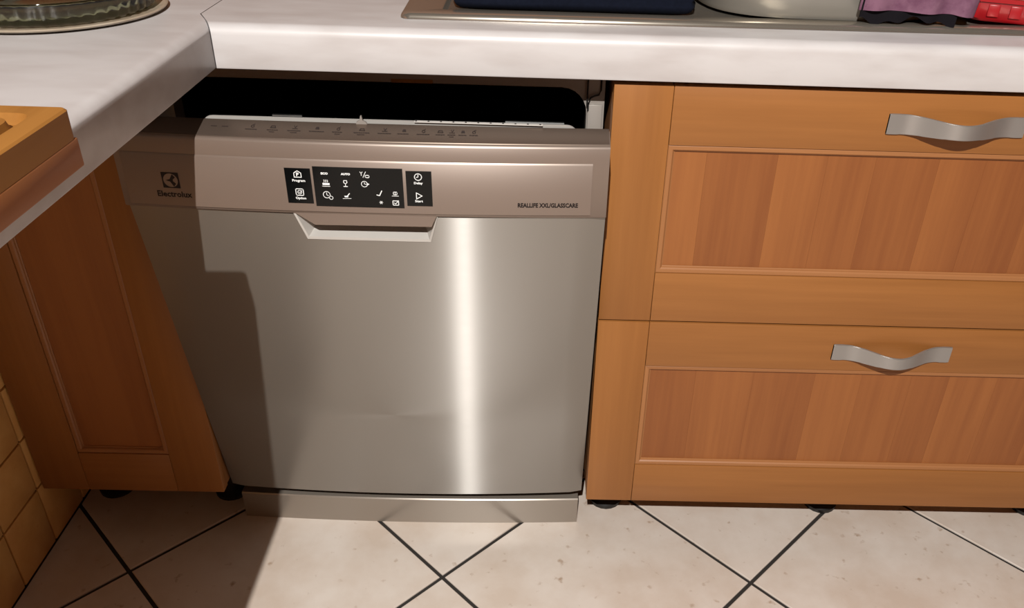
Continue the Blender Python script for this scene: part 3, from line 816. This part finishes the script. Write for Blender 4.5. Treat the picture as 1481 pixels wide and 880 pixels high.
# folded navy towel
def soft_slab(name, x0, x1, y0, y1, z0, z1, mat, nx=36, ny=24, amp=0.003, seed=0, layers=2):
    rnd = random.Random(seed); ph = [rnd.uniform(0, 6.28) for _ in range(6)]
    bm = bmesh.new(); cs = []
    prof = []
    m = 10
    for k in range(m+1):
        a = -PI/2+PI*k/m
        prof.append((0.5+0.5*math.sin(a), math.cos(a)))
    R = []
    h = z1-z0; e = h*0.5
    def wob(x, y): return amp*(math.sin(18*x+ph[0])+0.6*math.sin(31*y+ph[1])+0.5*math.sin(45*x+20*y+ph[2]))
    per = rrect(x0+e, x1-e, y0+e, y1-e, 0.008, 4)
    dens = []
    for i, p in enumerate(per):
        q = per[(i+1) % len(per)]; L_ = math.dist(p, q); k = max(1, int(L_/0.012))
        for j in range(k): dens.append((p[0]+(q[0]-p[0])*j/k, p[1]+(q[1]-p[1])*j/k))
    cx, cy = (x0+x1)/2, (y0+y1)/2
    for zz, ou in prof:
        rg = []
        for x, y in dens:
            dx = (1 if x > x1-e-0.009 else -1 if x < x0+e+0.009 else 0); dy = (1 if y > y1-e-0.009 else -1 if y < y0+e+0.009 else 0)
            l = math.hypot(dx, dy) or 1
            crease = 1-0.35*abs(math.sin(zz*PI*layers))**0.5*0 - (0.30 if abs(zz-0.5) < 0.06 else 0)
            rg.append(bm.verts.new((x+dx/l*e*ou*crease, y+dy/l*e*ou*crease, z0+h*zz+max(0, zz)*wob(x, y))))
        R.append(rg)
    for A, B in zip(R, R[1:]):
        for k in range(len(A)): bm.faces.new((A[k], A[(k+1) % len(A)], B[(k+1) % len(A)], B[k]))
    # caps with inner rings
    for rg, zb, f in ((R[0], z0, 0), (R[-1], z1, 1)):
        last = rg
        for s in (0.75, 0.45, 0.15):
            cur = [bm.verts.new((cx+(x-cx)*s, cy+(y-cy)*s, zb+f*wob(cx+(x-cx)*s, cy+(y-cy)*s))) for x, y in dens]
            for k in range(len(cur)): bm.faces.new((last[k], last[(k+1) % len(cur)], cur[(k+1) % len(cur)], cur[k]))
            last = cur
        bm.faces.new(last)
    return bm_obj(name, bm, mat, None, True, 80)
tag(soft_slab('towel', -0.2125, 0.1110, 0.0870, 0.36, ZT+0.0032, ZT+0.034, 'navy', seed=3), 'folded dark navy towel lying in the steel sink', 'towel')

# grey tub, superellipse plan
def supere(cx, cy, a, b, n=72, p=3.2):
    out = []
    for k in range(n):
        t = 2*PI*k/n; c, s = math.cos(t), math.sin(t)
        out.append((cx+a*math.copysign(abs(c)**(2/p), c), cy+b*math.copysign(abs(s)**(2/p), s)))
    return out
bm = bmesh.new(); tcx, tcy, tz = 0.283, 0.229, ZT+0.0050
def tr(a, b, z): return [bm.verts.new((x, y, tz+z)) for x, y in supere(tcx, tcy, a, b)]
TR = [tr(0.150, 0.140, 0), tr(0.162, 0.1500, 0.002), tr(0.166, 0.1530, 0.008), tr(0.176, 0.163, 0.115), tr(0.186, 0.173, 0.118), tr(0.186, 0.173, 0.123), tr(0.172, 0.160, 0.122), tr(0.162, 0.149, 0.008), tr(0.150, 0.138, 0.004)]
for A, B in zip(TR, TR[1:]):
    for k in range(len(A)): bm.faces.new((A[k], A[(k+1) % len(A)], B[(k+1) % len(A)], B[k]))
bm.faces.new(TR[0][::-1]); bm.faces.new(TR[-1])
tag(bm_obj('washing_tub', bm, 'grey', None, True, 45), 'pale grey washing-up tub standing in the sink beside navy towel', 'tub')

# mauve cloth hanging over the tub's front
def drape(name, x0, x1, ytop, ybot, ztop, hem, mat, parent, th=0.003, amp=0.004, seed=1, nx=48, nz=14):
    rnd = random.Random(seed); ph = [rnd.uniform(0, 6.28) for _ in range(4)]
    bm = bmesh.new(); Fv = []; Bv = []
    for i in range(nx+1):
        u = i/nx; f = []; b = []
        for j in range(nz+1):
            v = j/nz
            x = x0+(x1-x0)*u
            zb = hem(u)
            z = ztop+(zb-ztop)*v
            y = ytop+(ybot-ytop)*v + amp*v*(math.sin(9*u*2+ph[0])+0.6*math.sin(23*u+ph[1]+2*v)) 
            f.append(bm.verts.new((x, y, z))); b.append(bm.verts.new((x, y+th, z)))
        Fv.append(f); Bv.append(b)
    for i in range(nx):
        for j in range(nz):
            bm.faces.new((Fv[i][j], Fv[i+1][j], Fv[i+1][j+1], Fv[i][j+1])); bm.faces.new((Bv[i][j], Bv[i][j+1], Bv[i+1][j+1], Bv[i+1][j]))
        bm.faces.new((Fv[i][0], Bv[i][0], Bv[i+1][0], Fv[i+1][0])); bm.faces.new((Fv[i][nz], Fv[i+1][nz], Bv[i+1][nz], Bv[i][nz]))
    for i in (0, nx):
        for j in range(nz): bm.faces.new((Fv[i][j], Fv[i][j+1], Bv[i][j+1], Bv[i][j]))
    return bm_obj(name, bm, mat, parent, True, 70)
mc = tag(root('mauve_cloth', (0.38, 0.05, ZT+0.03)), 'mauve cloth with a black layer behind it hanging over the front of the grey tub', 'cloth')
drape('cloth_face', 0.306, 0.452, 0.0380, 0.0540, ZT+0.128, lambda u: 0.8935+0.0015*math.sin(7*u)-(0.006*max(0, (u-0.8)/0.2)), 'mauve', mc, seed=4)
drape('cloth_under_layer', 0.308, 0.430, 0.0435, 0.0590, ZT+0.126, lambda u: 0.8815+0.0035*math.sin(9*u+2.6)+0.0025*math.sin(23*u+1), 'darkc', mc, seed=6, amp=0.002)  # black sheet just behind the mauve face, showing below its hem

# red plastic tray with white lining, turned a little
rt = root('red_tray', (0.4640, 0.0960, ZT+0.0090)); tag(rt, 'red slotted plastic tray at the right end of the sink', 'tray')
def rp(x, y, z): return (0.4640+x, 0.0960+y, ZT+0.0090+z)
bm = bmesh.new(); tw, td, thh = 0.20, 0.15, 0.0300
def rg(i, z, r=0.012): return [bm.verts.new(rp(x, y, z)) for x, y in rrect(i, tw-i, i, td-i, r, 4)]
Q = [rg(0.004, 0.0), rg(0.0, 0.004), rg(-0.002, thh-0.006), rg(-0.005, thh-0.005, 0.014), rg(-0.005, thh, 0.014), rg(0.003, thh), rg(0.006, 0.006)]
for A, B in zip(Q, Q[1:]):
    for k in range(len(A)): bm.faces.new((A[k], A[(k+1) % len(A)], B[(k+1) % len(A)], B[k]))
bm.faces.new(Q[0][::-1]); bm.faces.new(Q[-1])
bm_obj('tray_body', bm, 'red', rt, True, 40)
for k in range(7):
    x = 0.020+k*0.026
    o = box('slot_rib', (rp(x, 0, 0)[0], rp(x+0.014, 0, 0)[0], rp(0, -0.0035, 0)[1], rp(0, 0.0005, 0)[1], ZT+0.0090+0.007, ZT+0.0090+0.022), 'red', rt, 0.001)
box('white_lining', (rp(0.012, 0, 0)[0], rp(tw-0.012, 0, 0)[0], rp(0, 0.012, 0)[1], rp(0, td-0.012, 0)[1], ZT+0.0155, ZT+0.0380), 'white', rt, 0.003)
bm = bmesh.new()
tube(bm, [rp(-0.006+0.009*math.cos(a), -0.004, 0.014+0.009*math.sin(a)) for a in [PI*1.25-PI*1.3*k/10 for k in range(11)]], 0.0026, 8)
bm_obj('ring_handle', bm, 'white', rt, True)
rt.rotation_euler[2] = math.radians(-20)
# dark green sponge behind the cloth
so = soft_slab('sponge', 0.452, 0.52, 0.155, 0.20, ZT+0.0032, ZT+0.030, 'green', seed=9, amp=0.0006)
tag(so, 'dark green sponge between the mauve cloth and the red tray', 'sponge')
